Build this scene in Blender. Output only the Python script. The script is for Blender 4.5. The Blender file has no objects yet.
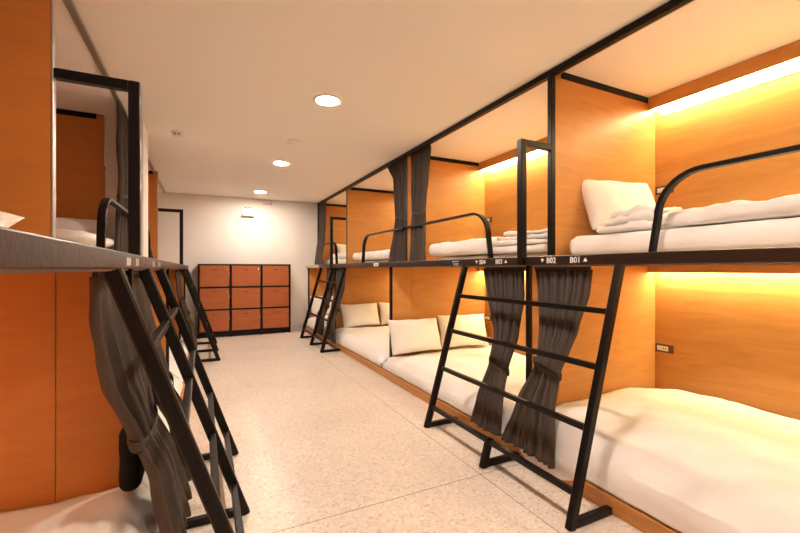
import bpy, bmesh, math, random
from mathutils import Vector, Matrix, noise

sc = bpy.context.scene
COL = sc.collection
PI = math.pi

# ------------------------------------------------------------------ materials
def new_mat(name):
    m = bpy.data.materials.new(name)
    m.use_nodes = True
    nt = m.node_tree
    return m, nt, nt.nodes['Principled BSDF']

def plain(name, col, rough=0.5, metal=0.0, bump=0.0, bscale=60, spec=0.5, var=0.06):
    m, nt, b = new_mat(name)
    tc = nt.nodes.new('ShaderNodeTexCoord')
    nz = nt.nodes.new('ShaderNodeTexNoise')
    nz.inputs['Scale'].default_value = bscale
    nt.links.new(tc.outputs['Object'], nz.inputs['Vector'])
    mx = nt.nodes.new('ShaderNodeMix'); mx.data_type = 'RGBA'
    mx.inputs[6].default_value = tuple(c * (1 - var) for c in col) + (1,)
    mx.inputs[7].default_value = tuple(min(1, c * (1 + var)) for c in col) + (1,)
    nt.links.new(nz.outputs['Fac'], mx.inputs[0])
    nt.links.new(mx.outputs[2], b.inputs['Base Color'])
    b.inputs['Roughness'].default_value = rough
    b.inputs['Metallic'].default_value = metal
    b.inputs['Specular IOR Level'].default_value = spec
    if bump:
        bp = nt.nodes.new('ShaderNodeBump')
        bp.inputs['Strength'].default_value = bump
        bp.inputs['Distance'].default_value = 0.01
        nt.links.new(nz.outputs['Fac'], bp.inputs['Height'])
        nt.links.new(bp.outputs['Normal'], b.inputs['Normal'])
    return m

def wood(name, c_dark, c_light, rough=0.42, spec=0.4):
    m, nt, b = new_mat(name)
    tc = nt.nodes.new('ShaderNodeTexCoord')
    mp = nt.nodes.new('ShaderNodeMapping')
    mp.inputs['Scale'].default_value = (1.1, 1.1, 8.0)
    nt.links.new(tc.outputs['Object'], mp.inputs['Vector'])
    n1 = nt.nodes.new('ShaderNodeTexNoise')
    n1.inputs['Scale'].default_value = 2.2; n1.inputs['Detail'].default_value = 6
    n1.inputs['Distortion'].default_value = 1.2
    nt.links.new(mp.outputs['Vector'], n1.inputs['Vector'])
    mp2 = nt.nodes.new('ShaderNodeMapping')
    mp2.inputs['Scale'].default_value = (3, 3, 90)
    nt.links.new(tc.outputs['Object'], mp2.inputs['Vector'])
    n2 = nt.nodes.new('ShaderNodeTexNoise')
    n2.inputs['Scale'].default_value = 2.0; n2.inputs['Detail'].default_value = 3
    nt.links.new(mp2.outputs['Vector'], n2.inputs['Vector'])
    ad = nt.nodes.new('ShaderNodeMath'); ad.operation = 'MULTIPLY_ADD'
    nt.links.new(n2.outputs['Fac'], ad.inputs[0]); ad.inputs[1].default_value = 0.2
    nt.links.new(n1.outputs['Fac'], ad.inputs[2])
    cr = nt.nodes.new('ShaderNodeValToRGB')
    cr.color_ramp.elements[0].position = 0.38; cr.color_ramp.elements[0].color = c_dark + (1,)
    cr.color_ramp.elements[1].position = 0.92; cr.color_ramp.elements[1].color = c_light + (1,)
    nt.links.new(ad.outputs[0], cr.inputs['Fac'])
    nt.links.new(cr.outputs['Color'], b.inputs['Base Color'])
    b.inputs['Roughness'].default_value = rough
    b.inputs['Specular IOR Level'].default_value = spec
    return m

def emit(name, col, strength):
    m, nt, b = new_mat(name)
    b.inputs['Base Color'].default_value = col + (1,)
    b.inputs['Emission Color'].default_value = col + (1,)
    b.inputs['Emission Strength'].default_value = strength
    return m

def terrazzo():
    m, nt, b = new_mat('terrazzo')
    tc = nt.nodes.new('ShaderNodeTexCoord')
    v = nt.nodes.new('ShaderNodeTexVoronoi'); v.inputs['Scale'].default_value = 90
    nt.links.new(tc.outputs['Object'], v.inputs['Vector'])
    sx = nt.nodes.new('ShaderNodeSeparateColor')
    nt.links.new(v.outputs['Color'], sx.inputs['Color'])
    cr = nt.nodes.new('ShaderNodeValToRGB')
    cr.color_ramp.interpolation = 'CONSTANT'
    e = cr.color_ramp.elements
    e[0].position = 0; e[0].color = FLOOR_C[0] + (1,)
    e[1].position = .12; e[1].color = FLOOR_C[1] + (1,)
    for p, c in ((.45, FLOOR_C[2]), (.75, FLOOR_C[3]), (.93, FLOOR_C[4])):
        q = e.new(p); q.color = c + (1,)
    nt.links.new(sx.outputs[0], cr.inputs['Fac'])
    # large soft mottling
    nz = nt.nodes.new('ShaderNodeTexNoise'); nz.inputs['Scale'].default_value = 1.6; nz.inputs['Detail'].default_value = 5
    nt.links.new(tc.outputs['Object'], nz.inputs['Vector'])
    mr = nt.nodes.new('ShaderNodeMapRange'); mr.inputs[1].default_value = .3; mr.inputs[2].default_value = .7
    mr.inputs[3].default_value = .92; mr.inputs[4].default_value = 1.06
    nt.links.new(nz.outputs['Fac'], mr.inputs[0])
    mul = nt.nodes.new('ShaderNodeMix'); mul.data_type = 'RGBA'; mul.blend_type = 'MULTIPLY'; mul.inputs[0].default_value = 1
    nt.links.new(cr.outputs['Color'], mul.inputs[6]); nt.links.new(mr.outputs[0], mul.inputs[7])
    # joints between the slabs
    sp = nt.nodes.new('ShaderNodeSeparateXYZ'); nt.links.new(tc.outputs['Object'], sp.inputs[0])
    def joint(sock, off, period):
        a = nt.nodes.new('ShaderNodeMath'); a.operation = 'SUBTRACT'; nt.links.new(sock, a.inputs[0]); a.inputs[1].default_value = off - period / 2
        w = nt.nodes.new('ShaderNodeMath'); w.operation = 'WRAP'; nt.links.new(a.outputs[0], w.inputs[0]); w.inputs[1].default_value = period; w.inputs[2].default_value = 0
        s = nt.nodes.new('ShaderNodeMath'); s.operation = 'SUBTRACT'; nt.links.new(w.outputs[0], s.inputs[0]); s.inputs[1].default_value = period / 2
        ab = nt.nodes.new('ShaderNodeMath'); ab.operation = 'ABSOLUTE'; nt.links.new(s.outputs[0], ab.inputs[0])
        lt = nt.nodes.new('ShaderNodeMath'); lt.operation = 'LESS_THAN'; nt.links.new(ab.outputs[0], lt.inputs[0]); lt.inputs[1].default_value = .0024
        return lt.outputs[0]
    ja = joint(sp.outputs[0], 1.44 - .749, 3.2); jb = joint(sp.outputs[1], 1.87 - 2.96, 4.4)
    mxx = nt.nodes.new('ShaderNodeMath'); mxx.operation = 'MAXIMUM'; nt.links.new(ja, mxx.inputs[0]); nt.links.new(jb, mxx.inputs[1])
    mj = nt.nodes.new('ShaderNodeMix'); mj.data_type = 'RGBA'
    nt.links.new(mxx.outputs[0], mj.inputs[0]); nt.links.new(mul.outputs[2], mj.inputs[6])
    mj.inputs[7].default_value = (.20, .145, .10, 1)
    nt.links.new(mj.outputs[2], b.inputs['Base Color'])
    b.inputs['Roughness'].default_value = .34
    b.inputs['Specular IOR Level'].default_value = .4
    return m

FLOOR_C = [(.56, .46, .38), (.66, .57, .49), (.69, .60, .52), (.72, .635, .555), (.77, .70, .63)]
M = {}
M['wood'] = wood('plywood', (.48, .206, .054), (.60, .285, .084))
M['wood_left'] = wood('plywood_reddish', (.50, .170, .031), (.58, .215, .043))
M['wood_red'] = wood('plywood_lockers', (.40, .112, .034), (.50, .150, .046), rough=.4)
M['black'] = plain('black_paint', (.007, .0045, .004), rough=.36, bump=.03, bscale=120, spec=.2)
M['ledge'] = plain('worn_black_paint', (.017, .010, .008), rough=.32, bump=.12, bscale=45, spec=.6, var=.4)
M['ledge'].node_tree.nodes['Principled BSDF'].inputs['Specular Tint'].default_value = (1.0, .74, .60, 1)
M['floor'] = terrazzo()
M['ceiling'] = plain('ceiling_paint', (.90, .85, .79), rough=.9, var=.01)
M['wall'] = plain('wall_paint', (.80, .77, .73), rough=.8, var=.01)
M['cream'] = plain('cream_laminate', (.62, .52, .42), rough=.6, var=.02)
M['alu'] = plain('aluminium', (.50, .47, .44), rough=.35, metal=.9, var=.02)
M['plastic'] = plain('white_plastic', (.80, .78, .74), rough=.4, var=.01)
M['sheet'] = plain('white_cotton', (.80, .77, .74), rough=.9, bump=.12, bscale=14, spec=.15, var=.015)
M['pillow'] = plain('white_pillowcase', (.82, .79, .75), rough=.9, bump=.10, bscale=18, spec=.15, var=.015)
M['curtain'] = plain('grey_curtain_cloth', (.080, .062, .053), rough=.85, bump=.1, bscale=200, spec=.25, var=.15)
M['tie'] = plain('dark_tieback_cloth', (.062, .049, .043), rough=.85, bump=.1, bscale=200, spec=.25, var=.15)
M['shaded_fold'] = plain('curtain_shade_black', (.008, .007, .007), rough=.8, spec=.2)  # shade on the curtain's back fold, painted in as black
M['paint'] = plain('white_paint', (.85, .83, .80), rough=.5, var=.01)
M['dark'] = plain('dark_socket', (.10, .055, .03), rough=.6)
M['brass'] = plain('chrome', (.8, .76, .7), rough=.2, metal=1.0, var=.01)
M['lamp'] = emit('downlight_diffuser', (1.0, .85, .72), 160)
M['led'] = emit('led_strip_upper', (.98, .94, .55), 22)
M['led_low'] = emit('led_strip_lower', (.98, .94, .55), 18)
M['led_dim'] = emit('led_strip_dim', (.98, .91, .54), 13)
M['led_left'] = emit('led_strip_left', (1.0, .80, .50), 12)
M['led_off'] = plain('led_strip_unlit', (.7, .66, .6), rough=.5, var=.01)

# ------------------------------------------------------------------ helpers
class MB:
    """collects shapes in world coordinates and links them as one mesh"""
    def __init__(self): self.bm = bmesh.new()
    def box(self, x0, x1, y0, y1, z0, z1, bev=0.0):
        x0, x1 = min(x0, x1), max(x0, x1); y0, y1 = min(y0, y1), max(y0, y1); z0, z1 = min(z0, z1), max(z0, z1)
        t = bmesh.new()
        bmesh.ops.create_cube(t, size=1)
        for v in t.verts:
            v.co = Vector(((x0 + x1) / 2 + v.co.x * (x1 - x0), (y0 + y1) / 2 + v.co.y * (y1 - y0), (z0 + z1) / 2 + v.co.z * (z1 - z0)))
        if bev: bmesh.ops.bevel(t, geom=list(t.edges), offset=bev, segments=2, affect='EDGES', profile=.5)
        self._merge(t); return self
    def _merge(self, t):
        me = bpy.data.meshes.new('tmp'); t.to_mesh(me); t.free()
        self.bm.from_mesh(me); bpy.data.meshes.remove(me)
    def sweep(self, pts, side, w, t, closed=False):
        """rectangular bar along pts; side = unit vector of the w direction"""
        side = Vector(side); pts = [Vector(p) for p in pts]; n = len(pts); rings = []
        for i, p in enumerate(pts):
            d = (pts[min(i + 1, n - 1)] - pts[max(i - 1, 0)]).normalized()
            nn = d.cross(side).normalized()
            s = side
            c = .18 * min(w, t)
            hw, ht = w / 2, t / 2
            prof = [(hw, ht - c), (hw - c, ht), (-hw + c, ht), (-hw, ht - c), (-hw, -ht + c), (-hw + c, -ht), (hw - c, -ht), (hw, -ht + c)]
            rings.append([self.bm.verts.new(p + s * a + nn * b) for a, b in prof])
        for a, b in zip(rings, rings[1:]):
            for k in range(8):
                self.bm.faces.new((a[k], a[(k + 1) % 8], b[(k + 1) % 8], b[k]))
        self.bm.faces.new(rings[0][::-1]); self.bm.faces.new(rings[-1])
        return self
    def lathe(self, c, prof, seg=40, axis='z'):
        c = Vector(c); rings = []
        for r, z in prof:
            ring = []
            for k in range(seg):
                a = 2 * PI * k / seg
                o = Vector((r * math.cos(a), r * math.sin(a), z)) if axis == 'z' else Vector((r * math.cos(a), z, r * math.sin(a)))
                ring.append(self.bm.verts.new(c + o))
            rings.append(ring)
        for a, b in zip(rings, rings[1:]):
            for k in range(seg):
                self.bm.faces.new((a[k], a[(k + 1) % seg], b[(k + 1) % seg], b[k]))
        self.bm.faces.new(rings[0][::-1]); self.bm.faces.new(rings[-1])
        return self
    def build(self, name, mat, parent=None, smooth=False):
        bm = self.bm
        bmesh.ops.recalc_face_normals(bm, faces=list(bm.faces))
        off = wloc(parent)
        if parent is None and bm.verts:
            xs = [v.co for v in bm.verts]
            off = Vector(((min(v.x for v in xs) + max(v.x for v in xs)) / 2, (min(v.y for v in xs) + max(v.y for v in xs)) / 2, min(v.z for v in xs)))
        for v in bm.verts: v.co -= off
        me = bpy.data.meshes.new(name); bm.to_mesh(me); bm.free()
        me.materials.append(mat)
        if smooth:
            for p in me.polygons: p.use_smooth = True
        o = bpy.data.objects.new(name, me); COL.objects.link(o)
        if parent is not None: o.parent = parent
        else: o.location = off
        return o

def wloc(o):
    v = Vector((0, 0, 0))
    while o is not None:
        v += o.location; o = o.parent
    return v

def tag(o, label, cat, group=None):
    o['label'] = label; o['category'] = cat
    if group: o['group'] = group
    return o
def thing(name, loc, label, cat, group=None):
    o = bpy.data.objects.new(name, None); o.empty_display_size = .1; COL.objects.link(o)
    o.location = loc
    return tag(o, label, cat, group)
def struct(name, mb, mat, label=None):
    o = mb.build(name, mat); o['kind'] = 'structure'
    if label: o['label'] = label
    return o

def fbm(p, s, seed):
    return noise.fractal(Vector((p[0] * s + seed * 7.13, p[1] * s - seed * 3.7, p[2] * s + seed * 1.9)), 1.0, 2.0, 3)

def soft_block(x0, x1, y0, y1, z0, z1, r=.05, amp=.012, scale=4, seed=1, step=.05, dome=0, flatbase=True):
    """rounded, slightly wrinkled cushion-like block"""
    t = bmesh.new()
    L = (x1 - x0, y1 - y0, z1 - z0)
    n = [max(2, min(60, round(l / (step if i < 2 else step * .6)))) for i, l in enumerate(L)]
    lo = (x0, y0, z0)
    cache = {}
    def V(i, j, k):
        if (i, j, k) not in cache:
            p = Vector((lo[0] + L[0] * i / n[0], lo[1] + L[1] * j / n[1], lo[2] + L[2] * k / n[2]))
            q = Vector((min(max(p.x, x0 + r), x1 - r), min(max(p.y, y0 + r), y1 - r), min(max(p.z, z0 + min(r, L[2] * .45)), z1 - min(r, L[2] * .45))))
            d = p - q
            rr = Vector((r, r, min(r, L[2] * .45)))
            e = Vector((d.x / rr.x, d.y / rr.y, d.z / rr.z))
            if e.length > 1e-6:
                m = max(abs(e.x), abs(e.y), abs(e.z))
                e = e.normalized() * m
                p = q + Vector((e.x * rr.x, e.y * rr.y, e.z * rr.z))
            u = 2 * (p.x - x0) / L[0] - 1; v = 2 * (p.y - y0) / L[1] - 1; w = (p.z - z0) / L[2]
            h = fbm(p, scale, seed) * amp + fbm(p, scale * 3.1, seed + 5) * amp * .35
            p.z += (dome * (1 - u * u) * (1 - v * v) + h) * w
            if w > .15:
                p.x += fbm(p, scale, seed + 11) * amp * .7 * abs(u); p.y += fbm(p, scale, seed + 17) * amp * .7 * abs(v)
            cache[(i, j, k)] = t.verts.new(p)
        return cache[(i, j, k)]
    for a in range(3):
        b, c = (a + 1) % 3, (a + 2) % 3
        for side in (0, n[a]):
            for i in range(n[b]):
                for j in range(n[c]):
                    idx = []
                    for di, dj in ((0, 0), (1, 0), (1, 1), (0, 1)):
                        q = [0, 0, 0]; q[a] = side; q[b] = i + di; q[c] = j + dj; idx.append(V(*q))
                    t.faces.new(idx if side else idx[::-1])
    m = MB(); m.bm.free(); m.bm = t
    return m

def pillow_mb(w, h, th, seed):
    """pillow standing in the local XZ plane, base at z=0, thickness along Y"""
    m = MB(); N = 22; K = 16; grid = {}
    for s in (1, -1):
        for i in range(N + 1):
            for j in range(K + 1):
                u = 2 * i / N - 1; v = 2 * j / K - 1
                edge = i in (0, N) or j in (0, K)
                if s < 0 and edge: grid[(s, i, j)] = grid[(1, i, j)]; continue
                x = u * w / 2 * (1 - .055 * (1 - v * v)) ; z = v * h / 2 * (1 - .075 * (1 - u * u))
                t = th / 2 * max(0, (1 - abs(u) ** 2.6) * (1 - abs(v) ** 2.6)) ** .55
                p = Vector((x, s * t, z + h / 2))
                f = fbm(p, 6, seed)
                p.y += f * .012; p.z += fbm(p, 5, seed + 3) * .010; p.x += fbm(p, 5, seed + 9) * .010
                # the filling sags to the lower half
                p.y += s * t * .18 * (-v)
                grid[(s, i, j)] = m.bm.verts.new(p)
    for s in (1, -1):
        for i in range(N):
            for j in range(K):
                q = [grid[(s, i, j)], grid[(s, i + 1, j)], grid[(s, i + 1, j + 1)], grid[(s, i, j + 1)]]
                m.bm.faces.new(q if s < 0 else q[::-1])
    return m

def pillow(loc, w, h, th, lean, rz, seed, label, group):
    m = pillow_mb(w, h, th, seed)
    o = m.build('pillow', M['pillow'], None, smooth=True)
    # build() moved the mesh origin to its own base; stand it at loc, leaning back
    o.location = loc
    o.rotation_euler = (lean, 0, rz)
    s = o.modifiers.new('smooth', 'SUBSURF'); s.levels = 1; s.render_levels = 1
    return tag(o, label, 'pillow', group)

def smoothstep(t): return t * t * (3 - 2 * t)
def interp(st, z, k):
    """stations sorted by falling z"""
    if z >= st[0][0]: return st[0][k]
    for a, b in zip(st, st[1:]):
        if a[0] >= z >= b[0]:
            t = (a[0] - z) / (a[0] - b[0]) if a[0] != b[0] else 0
            t = .65 * t + .35 * smoothstep(t)
            return a[k] + (b[k] - a[k]) * t
    return st[-1][k]

def curtain(st, folds, seed, label, group, tie_z=None, mat='curtain'):
    """st: stations (z, y centre, width, x centre, fold depth)"""
    loc = Vector((st[0][3], st[0][1], st[-1][0]))
    root = thing('curtain', loc, label, 'curtain', group)
    m = MB(); N = folds * 8; K = 46
    z1, z0 = st[0][0], st[-1][0]
    rnd = random.Random(seed); ph = rnd.random() * 6
    rows = []
    for k in range(K + 1):
        z = z1 + (z0 - z1) * k / K
        row = []
        for i in range(N + 1):
            u = i / N
            yc, w, xc, am = (interp(st, z, q) for q in (1, 2, 3, 4))
            uu = u + .018 * math.sin(u * 13 + seed + z * 2)
            a = 2 * PI * folds * uu + ph
            f = .9 * math.sin(a) + .3 * math.sin(2 * a + 1.3 + z) + .45 * math.sin(a * .41 + seed + 1.8 * z) + .5 * fbm((u * 4, z * 1.4, seed), 2.2, seed)
            x = xc + am * f * .75
            y = yc + (u - .5) * w + am * .35 * math.cos(a) 
            hem = 0.012 * fbm((u * 4, 0, 0), 2, seed) * (k / K)
            row.append(m.bm.verts.new((x, y, z + hem)))
        rows.append(row)
    for a, b in zip(rows, rows[1:]):
        for i in range(N): m.bm.faces.new((a[i], a[i + 1], b[i + 1], b[i]))
    d = m.build('drape', M[mat], root, smooth=True)
    s = d.modifiers.new('thick', 'SOLIDIFY'); s.thickness = .004; s.offset = 0
    # pleat heading tape along the top
    h = MB()
    yc, w, xc = st[0][1], st[0][2], st[0][3]
    h.box(xc - .008, xc + .008, yc - w / 2, yc + w / 2, z1, z1 + .018, .003)
    h.build('heading_tape', M['tie'], root)
    if tie_z is not None:
        yc, w, xc, am = (interp(st, tie_z, q) for q in (1, 2, 3, 4))
        t = MB(); seg = 36; rings = []
        ry, rx = w / 2 + am * .38 + .006, am * .98 + .008
        for k in range(seg):
            a = 2 * PI * k / seg
            c, s_ = math.cos(a), math.sin(a)
            tilt = .03 * c
            ring = []
            for rr, zz in ((0, -.020), (.003, -.012), (.003, .012), (0, .020), (-.002, 0)):
                ring.append(t.bm.verts.new((xc + (rx + rr) * s_, yc + (ry + rr) * c, tie_z + zz + tilt)))
            rings.append(ring)
        for k in range(seg):
            a, b = rings[k], rings[(k + 1) % seg]
            for q in range(5): t.bm.faces.new((a[q], a[(q + 1) % 5], b[(q + 1) % 5], b[q]))
        t.build('tieback', M['tie'], root, smooth=True)
    return root

def text_mesh(s, size):
    cu = bpy.data.curves.new('t', 'FONT'); cu.body = s; cu.size = size; cu.extrude = .0006; cu.resolution_u = 3
    cu.align_x = 'CENTER'; cu.offset = size * .012
    o = bpy.data.objects.new('t', cu); COL.objects.link(o)
    dg = bpy.context.evaluated_depsgraph_get(); dg.update()
    me = bpy.data.meshes.new_from_object(o.evaluated_get(dg))
    bpy.data.objects.remove(o); bpy.data.curves.remove(cu)
    return me

# ------------------------------------------------------------------ dimensions
H = 2.52
WALL_Y = 8.02; FRONT_Y = -2.2
class Side: pass
R = Side(); R.name = 'right'; R.s = 1; R.XF = 1.836; R.XU = 2.09; R.XB = 3.218; R.zb = 1.212; R.zt = 1.267; R.base = 1.778; R.P = [-.166, 1.96, 4.088, 6.217, 8.0]
L = Side(); L.name = 'left'; L.s = -1; L.XF = -.232; L.XU = -.553; L.XB = -1.72; L.zb = 1.190; L.zt = 1.245; L.base = -.165; L.P = [-.003, 2.123, 4.25, 6.375, 8.0]
PT = .036  # partition thickness

# ------------------------------------------------------------------ setting
struct('floor', MB().box(L.XB - .08, R.XB + .08, FRONT_Y, WALL_Y + .1, -.1, 0), M['floor'], 'speckled beige terrazzo floor')
struct('ceiling', MB().box(L.XB - .08, R.XB + .08, FRONT_Y, WALL_Y + .1, H, H + .1), M['ceiling'], 'plain white ceiling')
struct('wall_back', MB().box(L.XB - .08, R.XB + .08, WALL_Y, WALL_Y + .1, 0, H), M['wall'], 'white end wall behind the lockers')
struct('wall_front', MB().box(L.XB - .08, R.XB + .08, FRONT_Y - .1, FRONT_Y, 0, H), M['wall'])
struct('wall_left', MB().box(L.XB - .14, L.XB - .04, FRONT_Y, WALL_Y, 0, H), M['wall'])
struct('wall_right', MB().box(R.XB + .04, R.XB + .14, FRONT_Y, WALL_Y, 0, H), M['wall'])
struct('trim_1', MB().box(-.768, -.485, 4.275, 4.62, L.zt + .002, H, .004), M['wall'], 'white column between the left upper bunks')

# ------------------------------------------------------------------ bunk beds
def arc(c, r, a0, a1, n=10):
    return [(c[0] + r * math.cos(math.radians(a0 + (a1 - a0) * i / n)), c[1] + r * math.sin(math.radians(a0 + (a1 - a0) * i / n))) for i in range(n + 1)]

def bunk(S, i, label, first=False, guard=None, grab=False, sign=None, led=None):
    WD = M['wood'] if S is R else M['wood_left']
    s = S.s; y0, y1 = S.P[i], S.P[i + 1]
    XF, XU, XB = S.XF, S.XU, S.XB
    ya, yb = y0 + PT / 2, y1 - PT / 2
    if i == 0: ya = y0 + PT
    if i == 3: yb = y1
    root = thing('bunk_bed', (XU, (y0 + y1) / 2, 0), label, 'bunk bed', 'plywood bunk beds along the %s wall' % S.name)
    g = .001
    # lower bed base and platform
    MB().box(S.base, XB - s * .02, ya if i == 0 else y0 + g, yb if i == 3 else y1 - g, 0, .08, .003).build('bed_base', WD, root)
    MB().box(XF + s * .05, XB - s * .02, y0 + g, y1 - g, S.zb + .012, S.zt - .002).build('platform', M['cream'], root)
    ye = 7.0 if (S is R and i == 3) else y1 - g
    fa = MB().box(XF, XF + s * .05, y0 + g, ye, S.zb, S.zt, .004).build('ledge_bar', M['ledge'], root)
    if ye < y1 - g: MB().box(XF + s * .004, XF + s * .049, ye + .001, y1 - g, S.zb + .004, S.zt - .004, .002).build('ledge_end', M['cream'], root)
    MB().box(XF + s * .062, XF + s * .084, ya + .01, yb - .01, S.zb - .008, S.zb + .012).build('curtain_track', M['alu'], root)
    MB().box(XU + s * .028, XU + s * .062, ya + .01, yb - .01, H - .022, H - .001).build('curtain_track', M['alu'], root)
    if S is R:
        MB().box(XU - s * .016, XU + s * .022, y0 + g, y1 - g, H - .042, H - .001, .002).build('ceiling_rail', M['black'], root)
    # back panels, valances and their light strips
    MB().box(XB - s * .018, XB, y0 + g, y1 - g, S.zt, H - .001).build('back_panel', WD, root)
    MB().box(XB - s * .018, XB, y0 + g, y1 - g, .002, S.zb).build('back_panel', WD, root)
    for zt, zv, zl, em in ((H - .002, H - .098, H - .096, 'led'), (S.zb + .010, S.zb - .05, S.zb - .045, 'led_low')):
        MB().box(XB - s * .118, XB - s * .100, ya + .001, yb - .001, zv, zt, .002).build('valance', WD, root)
        if S is L: em = 'led_left' if (i == 0 and zt < 2) else 'led_off'
        elif i >= 2: em = 'led_dim'
        st = MB()
        st.box(XB - s * .096, XB - s * .026, ya + .02, yb - .02, zl + .002, zl + .028, .004)
        lt = st.build('light_strip', M[em], root)
        hs = MB().box(XB - s * .098, XB - s * .020, ya + .006, yb - .006, zl + .030, zl + .040)
        hs.build('strip_housing', M['alu'], lt)
        if zt > 2: MB().box(XB - s * .0225, XB - s * .0185, ya + .006, yb - .006, H - .150, H - .145).build('strip_wire', M['alu'], lt)
    # partition(s)
    parts = [(y1 - PT / 2, y1 + PT / 2)] if i < 3 else [(y1 - .012, y1 + .014)]
    if i == 0: parts.append((y0, y0 + PT - .001))
    for (pa, pb) in parts:
        up = pa < 0
        black_post = S is R and i in (0, 3)
        xu0 = XU + s * (.026 if black_post else .009)
        if S is L and i == 1: xu0 = -.772
        if not (S is L and pa > 7): MB().box(xu0, XB - s * .019, pa, pb, S.zt + .001, H - .001).build('partition', WD, root)
        xs = -.545 if S is L else 2.15
        lw = MB()
        lw.box(XF + s * .075, xs - s * .0015, pa, pb, .081, S.zb - .010)
        lw.box(xs + s * .0015, XB - s * .019, pa, pb, .081, S.zb + .010)
        lw.build('partition', WD, root)
        MB().box(XF + s * .050, XF + s * .074, pa, pb, .081, S.zb, .002).build('edge_post', M['black'], root)
        if not (S is L and i == 1):
            zp = H - .043 if S is R else H - .001
            if black_post: MB().box(XU - s * .012, XU + s * .025, pa, pb, S.zt + .001, zp, .003).build('post', M['black'], root)
            elif not (S is L and pa > 7): MB().box(XU, XU + s * .008, pa, pb, S.zt + .001, zp, .002).build('edge_strip', M['black'] if S is R else M['alu'], root)
        # black trim strip under the ceiling, both faces
        if i < 3 or pa < 7:
            MB().box(xu0 + s * .05, XB - s * .12, pa - .008, pa - .0005, H - .045, H - .002).build('top_trim', M['black'], root)
        elif S is R:
            MB().box(xu0 + s * .05, XB - s * .12, pa - .008, pa - .0005, H - .045, H - .002).build('top_trim', M['black'], root)
    # sockets beside the far partition
    yc = y1 - .09
    for zc in (1.80, .575):
        pl = MB().box(XB - s * .024, XB - s * .0185, yc - .068, yc + .068, zc - .032, zc + .032, .002).build('power_outlet', M['dark'], root)
        q = MB().box(XB - s * .030, XB - s * .0245, yc - .030, yc + .052, zc - .018, zc + .018, .004)
        q.build('socket_insert', M['plastic'], pl)
        MB().box(XB - s * .0315, XB - s * .0305, yc - .018, yc - .010, zc - .004, zc + .006).box(XB - s * .0315, XB - s * .0305, yc - .002, yc + .006, zc - .004, zc + .006).build('socket_slot', M['dark'], pl)
    # guard rail of flat bar
    if guard:
        fy, ey = guard
        sg = 1 if ey > fy else -1
        zt = S.zt + .395; r = .21
        pts = [(XU, fy, S.zt + .001), (XU, fy + sg * .02, zt - r - .06)]
        for a, b in arc((fy + sg * (.03 + r), zt - r), r, 180, 90): 
            yy = fy + sg * (.03 + r) + sg * (a - (fy + sg * (.03 + r)))
            pts.append((XU, yy, b))
        # arc() is laid out for a rail that runs to +y; mirror it for -y
        if sg < 0:
            c = fy + sg * (.03 + r)
            pts = pts[:2] + [(x, 2 * c - y if False else y, z) for x, y, z in pts[2:]]
        pts.append((XU, ey, zt))
        MB().sweep(pts, (1, 0, 0), .045, .022).build('guard_rail', M['black'], root)
    if grab:
        xo = XF - s * .022 if S is R else -.296
        m = MB()
        yg = y1
        m.box(xo, xo + .045, yg - .022, yg + .022, S.zt - (.052 if s > 0 else -.001), 2.02, .004)
        m.box(xo + (.045 if s > 0 else 0), XU - s * (.013 if S is R else .001), yg - .02, yg + .02, 1.978, 2.02, .004)
        m.build('grab_frame', M['black'], root)
    return root, fa


labels_R = ['plywood bunk bed nearest the camera on the right, ledge marked B01 and B02',
            'plywood bunk bed second along the right wall, ledge marked B03 and B04',
            'plywood bunk bed third along the right wall, small white tag on its ledge',
            'plywood bunk bed farthest along the right wall, touching the white end wall']
labels_L = ['plywood bunk bed nearest the camera on the left, big orange panel at picture edge',
            'plywood bunk bed second on the left, between the grab frame and white column',
            'plywood bunk bed third on the left, just beyond the white column',
            'plywood bunk bed farthest on the left, beside the orange lockers']
guards_R = [(1.285, -.12), (2.579, 4.06), (5.469, 4.12), (6.74, 7.97)]
guards_L = [(1.35, .05), (2.943, 4.20), (5.3, 4.64), None]
ledge = {}
for i in range(4):
    _, ledge['R', i] = bunk(R, i, labels_R[i], guard=guards_R[i], grab=i in (0, 2))
    _, ledge['L', i] = bunk(L, i, labels_L[i], guard=guards_L[i], grab=i in (0, 2))

# ---- bed numbers painted on the right-hand ledge
def ledge_text(fa, s, yc, zc, size, S=R):
    me = text_mesh(s, size)
    me.materials.append(M['paint'])
    o = bpy.data.objects.new('bed_number', me); COL.objects.link(o)
    o.parent = fa
    w = wloc(fa)
    # text runs towards -Y, faces the aisle
    o.rotation_euler = (PI / 2, 0, -PI / 2)
    o.location = Vector((S.XF - .0012, yc, zc)) - w
    return o
def ledge_tri(fa, yc, zc, r, up, S=R):
    m = MB(); sg = 1 if up else -1; x = S.XF - .0018
    pts = [(yc - r, zc - sg * r * .8), (yc + r, zc - sg * r * .8), (yc, zc + sg * r * .8)]
    a = [m.bm.verts.new((x, y, z)) for y, z in pts]; b = [m.bm.verts.new((x + .0012, y, z)) for y, z in pts]
    m.bm.faces.new(a); m.bm.faces.new(b[::-1])
    for k in range(3): m.bm.faces.new((a[k], a[(k + 1) % 3], b[(k + 1) % 3], b[k]))
    m.build('arrow_mark', M['paint'], fa)
zt = 1.224
ledge_tri(ledge['R', 0], 1.785, zt + .016, .013, False); ledge_text(ledge['R', 0], 'B02', 1.718, zt, .046)
ledge_text(ledge['R', 0], 'B01', 1.548, zt, .046); ledge_tri(ledge['R', 0], 1.483, zt + .016, .013, True)
ledge_tri(ledge['R', 1], 2.432, zt + .016, .013, False); ledge_text(ledge['R', 1], 'B04', 2.362, zt, .046)
ledge_text(ledge['R', 1], 'B03', 2.180, zt, .046); ledge_tri(ledge['R', 1], 2.110, zt + .016, .013, True)
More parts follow.
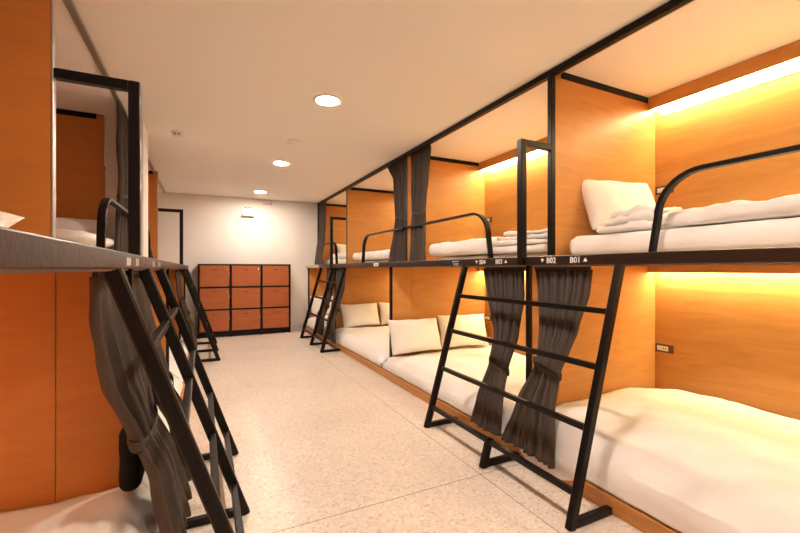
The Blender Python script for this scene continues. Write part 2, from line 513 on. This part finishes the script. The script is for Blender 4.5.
# small worn white mark and white tag farther along
m = MB()
for k, (a, b, c, d) in enumerate(((2.75, 2.66, .036, .040), (2.74, 2.67, .006, .010), (2.72, 2.67, .018, .022))):
    m.box(R.XF - .0018, R.XF - .0004, a, b, R.zb + c, R.zb + d)
m.sweep([(R.XF - .001, 2.75, R.zb + .036), (R.XF - .001, 2.73, R.zb + .008)], (1, 0, 0), .0014, .004)
m.build('worn_mark', M['paint'], ledge['R', 1])
tg = MB().box(R.XF - .003, R.XF - .0004, 4.30, 4.44, R.zb + .008, R.zb + .046, .001).build('tag', M['paint'], ledge['R', 2])
MB().box(R.XF - .0044, R.XF - .0034, 4.335, 4.355, R.zb + .020, R.zb + .034).box(R.XF - .0044, R.XF - .0034, 4.375, 4.395, R.zb + .020, R.zb + .034).build('tag_mark', M['dark'], tg)
# worn strokes of the left-hand numbers
for i, ys in ((0, (1.62, 1.65, 1.68, 1.83, 1.87)), (1, (2.40, 2.44, 2.70, 2.76))):
    m = MB()
    for y in ys: m.box(L.XF + .0004, L.XF + .0018, y, y + .006, L.zb + .010, L.zb + .040).box(L.XF + .0004, L.XF + .0018, y + .012, y + .017, L.zb + .014, L.zb + .036)
    m.build('bed_number', M['paint'], ledge['L', i])

# ------------------------------------------------------------------ ladders
def ladder(S, ys, label, short=False):
    s = S.s
    xf, xt = (1.505, 1.848) if S is R else (.183, -.235)
    root = thing('bunk_ladder', (xf, ys[1], 0), label, 'ladder', 'black steel ladders between bunks')
    zt = S.zb - .001
    def X(z): return xf + (xt - xf) * z / 1.19
    xe = xt if S is R else xt
    tk = .040
    for k, y in enumerate(ys):
        m = MB()
        ztop = .168 if (short and k == 1) else zt - .004
        m.sweep([(X(0.0), y, 0.0), (X(.03), y, .03), (X(ztop), y, ztop)], (0, 1, 0), .036, .046)
        m.build('rail', M['black'], root)
        m = MB().box(X(0) + s * .024, S.base - s * .004, y - .017, y + .017, .002, .036, .003)
        m.build('foot_bar', M['black'], root)
    for z in ((.980, .715, .435, .150) if S is R else (.945, .68, .41, .15)):
        x = X(z)
        for a, b in ([(ys[0], ys[2])] if short and z > .2 else list(zip(ys, ys[1:]))):
            MB().box(x - .014, x + .014, a + .019, b - .019, z - .014, z + .014, .003).build('rung', M['black'], root)
    return root
ladder(R, (1.297, 1.932, 2.603), 'wide black steel ladder nearest the camera on the right, under B02', short=True)
ladder(R, (5.583, 6.195, 6.890), 'black steel ladder at the far end of the right bunks, near the lockers')
ladder(L, (1.40, 2.08, 2.77), 'large black steel ladder in the left foreground, leaning from the left ledge')
ladder(L, (5.69, 6.36, 7.02), 'small far black ladder beside the left edge of the lockers')

# ------------------------------------------------------------------ bedding
def draped(S, y0, y1, ztop, zbot, label, seed, bulge=.05, bed='duvet', amp=.026, droop=None, cat='duvet', group='white duvets on lower bunks'):
    s = S.s
    xb = S.XB - s * .03; xf = S.base + s * .035
    m = MB(); U = 44; V = max(20, round((y1 - y0) / .045)); rows = []
    # profile from the back, over the front edge and down
    top_len = abs(xb - xf); drop = ztop - zbot; tot = top_len + drop
    for j in range(V + 1):
        y = y0 + (y1 - y0) * j / V; v = 2 * j / V - 1
        zb_ = zbot if droop is None else zbot - droop(y)
        row = []
        ev = max(0, 1 - abs(v) ** 10)
        for i in range(U + 1):
            if i <= 30:
                t = i / 30; x = xb + (xf - xb) * t
                u = 2 * t - 1
                r = .10; dxe = abs(x - xf)
                z = ztop + bulge * (1 - .9 * abs(u) ** 3) * (1 - .55 * v ** 4) - .03 * (1 - ev)
                if dxe < r: z -= (r - math.sqrt(max(0, r * r - (r - dxe) ** 2))) * .55
            else:
                t = (i - 30) / 14
                z0 = ztop + bulge * .1 * (1 - .55 * v ** 4) - .10 * .55 - .03 * (1 - ev)
                z = z0 + (zb_ - z0) * t
                x = xf - s * (.022 * math.sin(min(1, t * 1.6) * PI / 2) + (.75 * t * droop(y) if droop else 0))
            w = 1.0 if i <= 30 else 1 - .3 * (i - 30) / 14
            n1 = fbm((x, y, z), 2.4, seed) * amp + fbm((x * .6 + y * .8, y * .5, z), 7, seed + 3) * amp * .45
            p = Vector((x, y, z))
            if i <= 30: p.z += n1 * w
            else: p.x -= s * abs(n1) * .8 * w
            row.append(m.bm.verts.new(p))
        rows.append(row)
    for a, b in zip(rows, rows[1:]):
        for i in range(U): m.bm.faces.new((a[i], a[i + 1], b[i + 1], b[i]))
    o = m.build(bed, M['sheet'], None, smooth=True)
    md = o.modifiers.new('thick', 'SOLIDIFY'); md.thickness = .016; md.offset = -1 if True else 1
    tag(o, label, cat, group)
    return o

def lower_bed(S, i, ztop, dl, ml, seed, droop=None, bulge=.05):
    s = S.s; y0, y1 = S.P[i] + .022, S.P[i + 1] - .022
    if i == 0: y0 += .02
    if i == 3: y1 -= .02
    a = soft_block(min(S.base + s * .055, S.XB - s * .03), max(S.base + s * .055, S.XB - s * .03), y0 + .012, y1 - .012, .081, ztop - .075, r=.03, amp=.002, seed=seed)
    o = a.build('mattress', M['sheet'], None, smooth=True)
    tag(o, ml, 'mattress', 'mattresses on the lower bunks')
    draped(S, y0 + .004, y1 - .004, ztop, .092, dl, seed, droop=droop, bulge=bulge)
def droop1(y):
    t = (y - 1.44) / .52
    return .075 * math.sin(PI * min(1, max(0, t))) if 0 < t < 1 else 0
lower_bed(R, 0, .275, 'large white duvet on the lower bunk nearest the camera, right', 'mattress under the large white duvet at bottom right', 3, droop=droop1, bulge=.09)
lower_bed(R, 1, .235, 'white duvet on the second lower bunk right, behind the near ladder', 'mattress of the second lower bunk on the right', 7, bulge=.03)
lower_bed(R, 2, .235, 'white duvet on the third lower bunk right, between the two ladders', 'mattress of the third lower bunk on the right', 12, bulge=.03)
lower_bed(R, 3, .235, 'white duvet on the farthest right lower bunk, behind the far ladder', 'mattress of the farthest right lower bunk', 17, bulge=.03)
lower_bed(L, 0, .255, 'white duvet on the lower bunk at bottom left, under the orange panel', 'mattress of the lower bunk at bottom left', 23, bulge=.02)
lower_bed(L, 1, .235, 'white duvet on the second left lower bunk, behind the foreground ladder', 'mattress of the second left lower bunk', 29, bulge=.02)
lower_bed(L, 2, .235, 'white duvet on the third left lower bunk', 'mattress of the third left lower bunk', 31, bulge=.02)
lower_bed(L, 3, .235, 'white duvet on the farthest left lower bunk', 'mattress of the farthest left lower bunk', 37, bulge=.02)

def upper_matt(S, y0, y1, h, seed, label, dx=.07):
    s = S.s; a, b = S.XU + s * dx, S.XB - s * .03
    o = soft_block(min(a, b), max(a, b), y0, y1, S.zt + .001, S.zt + h, r=.055, amp=.006, scale=5, seed=seed).build('mattress', M['sheet'], None, smooth=True)
    return tag(o, label, 'mattress', 'mattresses on the upper bunks')
def block_duvet(x0, x1, y0, y1, z0, z1, seed, label, r=.06, amp=.022, scale=4, dome=.02, name='duvet', group='white duvets on upper bunks'):
    o = soft_block(min(x0, x1), max(x0, x1), y0, y1, z0, z1, r=r, amp=amp, scale=scale, seed=seed, dome=dome, step=.035).build(name, M['sheet'], None, smooth=True)
    return tag(o, label, 'duvet' if name == 'duvet' else 'blanket', group)
# right, nearest upper bunk
upper_matt(R, -.10, 1.90, .135, 2, 'white mattress of the upper bunk at B01, nearest right')
block_duvet(2.19, 3.16, -.10, 1.32, 1.412, 1.492, 5, 'thick white duvet spread on the upper bunk at B01', amp=.03, scale=3.2, dome=.025, r=.05)
fd = thing('folded_duvet', (2.4, 1.55, 1.404), 'end of white bedding folded in layers before the leaning pillow at B01', 'blanket')
for k, (xa, xb, ya, yb, za, zb) in enumerate(((2.18, 2.92, 1.35, 1.70, 1.408, 1.455), (2.20, 2.88, 1.36, 1.66, 1.453, 1.492), (2.22, 2.82, 1.35, 1.62, 1.489, 1.535))):
    soft_block(xa, xb, ya, yb, za, zb, r=.028, amp=.034, scale=7, seed=40 + k, step=.022).build('fold', M['sheet'], fd, smooth=True)
pillow((2.63, 1.775, 1.435), .62, .42, .18, math.radians(-20), math.radians(-12), 4, 'white pillow leaning on the panel in the upper bunk at B01', 'pillows on the upper bunks')
# right, second upper bunk
upper_matt(R, 2.04, 3.70, .045, 6, 'white mattress of the upper bunk at B03, right', dx=.14)
block_duvet(2.15, 3.15, 2.66, 3.74, 1.322, 1.455, 8, 'long white duvet on the upper bunk at B03, ending at the curtains', amp=.018, dome=.012, r=.065)
fd = thing('folded_duvet', (2.5, 2.3, 1.314), 'white bedding folded in a stack behind the grab frame above B03', 'blanket')
for k, (xa, xb, ya, yb, za, zb) in enumerate(((2.14, 3.0, 2.06, 2.66, 1.314, 1.37), (2.15, 3.0, 2.06, 2.64, 1.372, 1.41), (2.17, 3.0, 2.05, 2.62, 1.412, 1.45), (2.19, 3.0, 2.05, 2.56, 1.452, 1.485))):
    soft_block(xa, xb, ya, yb, za, zb, r=.022, amp=.016, scale=6, seed=50 + k, step=.03).build('fold', M['sheet'], fd, smooth=True)
# right, third and fourth upper bunks
upper_matt(R, 4.16, 6.12, .045, 9, 'white mattress of the third upper bunk on the right', dx=.14)
block_duvet(2.15, 3.15, 4.70, 6.14, 1.322, 1.44, 14, 'white duvet on the third upper bunk right, behind the guard rail', amp=.016, dome=.02)
upper_matt(R, 6.30, 7.92, .10, 15, 'white mattress of the farthest right upper bunk')
block_duvet(2.15, 3.15, 6.32, 7.45, 1.369, 1.46, 16, 'white duvet on the farthest right upper bunk', amp=.016, dome=.02)
pillow((2.72, 7.76, 1.372), .62, .36, .16, math.radians(-22), 0, 17, 'white pillow leaning at the end wall, farthest right upper bunk', 'pillows on the upper bunks')
# left upper bunks
upper_matt(L, .06, 2.06, .032, 18, 'white mattress of the upper bunk nearest left', dx=.10)
pillow((-.885, 1.70, 1.318), .62, .27, .13, math.radians(-76), math.radians(3), 19, 'white pillow at the far left picture edge, on the left ledge bunk', 'pillows on the upper bunks')
upper_matt(L, 2.20, 4.12, .10, 20, 'white mattress of the second left upper bunk', dx=.10)
block_duvet(-.625, -1.65, 3.0, 3.84, 1.347, 1.42, 21, 'rumpled white duvet on the second left upper bunk, by the guard rail', amp=.02, dome=.03)
pillow((-1.02, 3.95, 1.347), .60, .34, .17, math.radians(-40), math.radians(-6), 22, 'white pillow on the second left upper bunk, before the dark red panel', 'pillows on the upper bunks')
upper_matt(L, 4.68, 6.3, .10, 24, 'white mattress of the third left upper bunk', dx=.10)
upper_matt(L, 6.46, 7.92, .10, 25, 'white mattress of the farthest left upper bunk', dx=.10)
# lower pillows
PG = 'pillows on the lower bunks'
pillow((2.115, 3.845, .262), .66, .40, .17, math.radians(-20), math.radians(2), 61, 'white pillow, left one of the pair behind the near ladder', PG)
pillow((2.76, 3.86, .262), .66, .41, .17, math.radians(-18), math.radians(-6), 62, 'white pillow in yellow light, right one of the pair behind the near ladder', PG)
pillow((2.27, 5.97, .262), .66, .40, .17, math.radians(-20), math.radians(2), 63, 'white pillow on the third right lower bunk, nearer the aisle', PG)
pillow((2.90, 5.98, .262), .62, .40, .17, math.radians(-18), math.radians(-3), 64, 'white pillow on the third right lower bunk, against the back panel', PG)
pillow((2.20, 7.78, .262), .62, .42, .17, math.radians(-18), 0, 65, 'white pillow behind the far right ladder, nearest the lockers', PG)
pillow((2.85, 7.78, .262), .60, .42, .17, math.radians(-18), 0, 66, 'white pillow deep in the farthest right lower bunk', PG)

# ------------------------------------------------------------------ curtains
CG = 'grey tied curtains at the bunk openings'
zt = H - .045
# right upper pair at the second partition, and the far one
curtain([(zt, 3.83, .42, 2.136, .016), (2.2, 3.85, .35, 2.136, .022), (1.80, 3.88, .25, 2.136, .030), (1.55, 3.88, .29, 2.13, .028), (1.275, 3.87, .35, 2.12, .028)], 12, 1,
        'grey upper curtain hanging right of the pair, between B03 and third bunk', CG, 1.80)
curtain([(zt, 4.41, .54, 2.136, .016), (2.3, 4.33, .38, 2.136, .022), (1.80, 4.30, .26, 2.136, .030), (1.55, 4.33, .34, 2.13, .028), (1.275, 4.36, .46, 2.12, .028)], 12, 2,
        'grey upper curtain hanging left of the pair, before the third right bunk', CG, 1.80)
curtain([(zt, 7.74, .50, 2.10, .018), (2.2, 7.74, .40, 2.10, .022), (1.80, 7.77, .26, 2.10, .03), (1.5, 7.78, .40, 2.05, .028), (1.275, 7.74, .50, 2.02, .026)], 9, 3,
        'grey upper curtain farthest right, against the white end wall', CG, 1.80)
# right lower pair at the near ladder
zl = R.zb - .027
curtain([(zl, 1.712, .41, 1.908, .016), (1.05, 1.705, .37, 1.90, .022), (.85, 1.708, .27, 1.872, .028), (.72, 1.712, .20, 1.84, .030), (.61, 1.716, .165, 1.80, .030), (.40, 1.755, .27, 1.748, .028), (.11, 1.79, .43, 1.715, .024)], 11, 4,
        'dark grey lower curtain tied back under B02, fanned over the duvet', CG, .61)
curtain([(zl, 2.21, .42, 1.908, .016), (1.0, 2.18, .37, 1.90, .022), (.75, 2.145, .22, 1.87, .030), (.53, 2.15, .15, 1.81, .030), (.3, 2.165, .23, 1.74, .028), (.11, 2.18, .29, 1.715, .024)], 10, 5,
        'narrow dark grey lower curtain behind the near ladder, under B04', CG, .53)
# right lower pair at the far ladder
curtain([(zl, 5.93, .44, 1.908, .018), (.9, 5.93, .40, 1.89, .024), (.6, 5.93, .30, 1.82, .03), (.4, 5.88, .36, 1.74, .026), (.12, 5.82, .44, 1.715, .022)], 9, 6,
        'dark lower curtain behind the far right ladder, on its near side', CG, .6)
curtain([(zl, 6.50, .44, 1.908, .018), (.9, 6.48, .40, 1.89, .024), (.6, 6.47, .28, 1.82, .03), (.4, 6.50, .36, 1.74, .026), (.12, 6.55, .44, 1.715, .022)], 9, 7,
        'dark lower curtain behind the far right ladder, on its far side', CG, .6)
# left upper
zt2 = H - .045
curtain([(zt2, 4.00, .46, -.60, .020), (2.2, 4.02, .40, -.60, .026), (1.80, 4.04, .30, -.60, .03), (1.5, 4.0, .42, -.60, .03), (1.255, 3.93, .58, -.585, .03)], 8, 8,
        'grey upper curtain left, hanging in front of the white column', CG, 1.80)
curtain([(zt2, 4.98, .40, -.60, .018), (2.2, 4.96, .34, -.60, .024), (1.80, 4.98, .26, -.60, .03), (1.5, 5.2, .5, -.59, .03), (1.255, 5.42, .90, -.575, .03)], 8, 9,
        'grey upper curtain left, flaring beyond the white column', CG, 1.80)
# left lower
zl2 = L.zb - .027
c1 = curtain([(zl2, 1.80, .50, -.305, .024), (1.02, 1.80, .54, -.300, .036), (.8, 1.82, .46, -.262, .040), (.60, 1.86, .29, -.218, .038), (.40, 1.88, .35, -.140, .036), (.12, 1.90, .44, -.072, .034)], 6, 10,
        'large brownish grey curtain tied beside the left foreground ladder', CG, .58)
lb = soft_block(-.30, -.222, 1.88, 2.08, .30, .56, r=.038, amp=.01, scale=5, seed=70, step=.02)  # back fold of the same curtain, its shadow given as a black lobe
lb.build('shaded_fold', M['shaded_fold'], c1, smooth=True)
curtain([(zl2, 2.42, .46, -.305, .026), (1.0, 2.43, .54, -.29, .034), (.8, 2.42, .44, -.25, .04), (.58, 2.40, .27, -.185, .036), (.40, 2.44, .36, -.12, .034), (.12, 2.46, .46, -.075, .030)], 6, 11,
        'grey lower curtain seen between the rails of the left foreground ladder', CG, .58)
curtain([(zl2, 6.08, .46, -.305, .020), (.9, 6.08, .42, -.28, .026), (.58, 6.06, .27, -.20, .034), (.40, 6.04, .36, -.13, .03), (.12, 6.02, .46, -.09, .026)], 8, 12,
        'grey lower curtain behind the far left ladder, near the lockers', CG, .58)

# ------------------------------------------------------------------ lockers
def lockers():
    x0, x1, y0, y1 = -.085, 1.465, 7.60, 8.012
    root = thing('locker_cabinet', ((x0 + x1) / 2, (y0 + y1) / 2, 0), 'low black framed cabinet of nine orange lockers on the end wall', 'lockers')
    cw = (x1 - x0) / 3
    zr = [.095, .480, .868, 1.262]
    m = MB()
    f = .024
    for k in range(4):
        x = x0 + cw * k
        a, b = (x, x + f) if k == 0 else ((x - f, x) if k == 3 else (x - f / 2, x + f / 2))
        m.box(a, b, y0, y1 - .02, 0, zr[3], .002)
    for z in zr: m.box(x0, x1, y0 + .001, y1 - .02, z - f / 2, z + f / 2, .002)
    m.box(x0 + .01, x1 - .01, y0 + .02, y0 + .04, .012, .09)
    m.box(x0 + .002, x1 - .002, y1 - .02, y1 - .004, .05, zr[3])
    m.build('frame', M['black'], root)
    for c in range(3):
        for r in range(3):
            xa, xb = x0 + cw * c + f * .5 + .010, x0 + cw * (c + 1) - f * .5 - .010
            if c == 0: xa += f * .5
            if c == 2: xb -= f * .5
            za, zb = zr[r] + f / 2 + .003, zr[r + 1] - f / 2 - .003
            d = MB().box(xa, xb, y0 + .004, y0 + .022, za, zb, .002).build('door', M['wood_red'], root)
            xm = (xa + xb) / 2
            MB().box(xm - .040, xm - .008, y0 + .001, y0 + .0035, zb - .078, zb - .060).box(xm + .010, xm + .034, y0 + .001, y0 + .0035, zb - .078, zb - .060).build('number_plate', M['dark'], d)
            MB().lathe((xb - .030, y0 + .003, zb - .070), [(.013, 0), (.013, -.006), (.008, -.010)], 16, 'y').build('lock', M['brass'], d, smooth=True)
            MB().box(xb - .004, xb + .004, y0 - .002, y0 + .0035, zb - .17, zb - .12).build('hinge', M['brass'], d)
lockers()

# ------------------------------------------------------------------ ceiling and wall fittings
def downlight(y, label):
    x = .88
    root = thing('ceiling_downlight', (x, y, H - .012), label, 'ceiling light', 'round recessed ceiling lights')
    MB().lathe((x, y, H), [(.080, -.0005), (.112, -.0005), (.112, -.006), (.100, -.012), (.088, -.010), (.084, -.003)], 48).build('trim_ring', M['plastic'], root, smooth=True)
    MB().lathe((x, y, H), [(.001, -.004), (.082, -.004), (.080, -.0095), (.001, -.0105)], 48).build('diffuser', M['lamp'], root, smooth=True)
for y, lb in ((-1.1, 'round ceiling downlight behind the camera'), (1.0, 'round ceiling downlight above the camera, outside the picture'),
              (3.08, 'nearest and largest round ceiling downlight in the picture'), (5.17, 'middle round ceiling downlight of the visible three'),
              (7.25, 'farthest round ceiling downlight, close to the end wall')):
    downlight(y, lb)
sd = thing('smoke_detector', (-.22, 4.44, H - .05), 'small white smoke detector on the ceiling, left of the lights', 'smoke detector')
MB().lathe((-.22, 4.44, H), [(.062, -.0005), (.062, -.012), (.058, -.020), (.046, -.022)], 32).build('base', M['plastic'], sd, smooth=True)
MB().lathe((-.22, 4.44, H), [(.044, -.022), (.046, -.040), (.034, -.050)], 32).build('sensor_cap', M['plastic'], sd, smooth=True)
MB().box(-.25, -.235, 4.385, 4.393, H - .036, H - .026).box(-.215, -.20, 4.385, 4.393, H - .036, H - .026).build('vent_slot', M['dark'], sd)
tag(MB().lathe((.87, 4.25, H), [(.085, -.0005), (.085, -.006), (.078, -.010), (.001, -.011)], 40).build('ceiling_cover', M['plastic'], None, smooth=True),
    'flat white round cover on the ceiling between two downlights', 'ceiling cover')
em = thing('emergency_light', (.75, WALL_Y - .03, 2.18), 'small white emergency light box high on the end wall', 'emergency light')
MB().box(.645, .86, WALL_Y - .075, WALL_Y - .012, 2.175, 2.325, .010).build('housing', M['plastic'], em)
MB().box(.615, .665, WALL_Y - .012, WALL_Y - .001, 2.165, 2.345, .003).box(.63, .85, WALL_Y - .012, WALL_Y - .001, 2.165, 2.19, .002).build('backplate', M['alu'], em)
MB().box(.685, .735, WALL_Y - .078, WALL_Y - .045, 2.326, 2.337).box(.755, .805, WALL_Y - .078, WALL_Y - .045, 2.326, 2.337).build('switch', M['dark'], em)
cd = MB()
cd.sweep([(1.02, WALL_Y - .012, 2.43), (1.17, WALL_Y - .012, 2.43)], (0, 1, 0), .014, .014)
cd.box(1.17, 1.186, WALL_Y - .02, WALL_Y - .001, 2.41, 2.50, .002)
tag(cd.build('cable_conduit', M['alu']), 'short grey cable conduit high on the end wall under the ceiling', 'conduit')

# ------------------------------------------------------------------ world, camera, colour
w = bpy.data.worlds.new('World'); sc.world = w; w.use_nodes = True
w.node_tree.nodes['Background'].inputs[0].default_value = (1.0, .85, .7, 1)
w.node_tree.nodes['Background'].inputs[1].default_value = .05
cam = bpy.data.cameras.new('camera'); co = bpy.data.objects.new('camera', cam); COL.objects.link(co)
cam.sensor_width = 36; cam.lens = 18.0; cam.clip_start = .02
cam.shift_y = 2.3 / 800
co.location = (0, 0, 1.19)
co.rotation_euler = (PI / 2, 0, -math.radians(26.2))
sc.camera = co
sc.view_settings.view_transform = 'Standard'
sc.view_settings.look = 'None'
sc.view_settings.gamma = 1
sc.view_settings.use_curve_mapping = False
sc.view_settings.exposure = 1.5
sc.cycles.max_bounces = 10
sc.cycles.diffuse_bounces = 6
sc.cycles.sample_clamp_indirect = 8
sc.cycles.caustics_reflective = False
sc.cycles.caustics_refractive = False
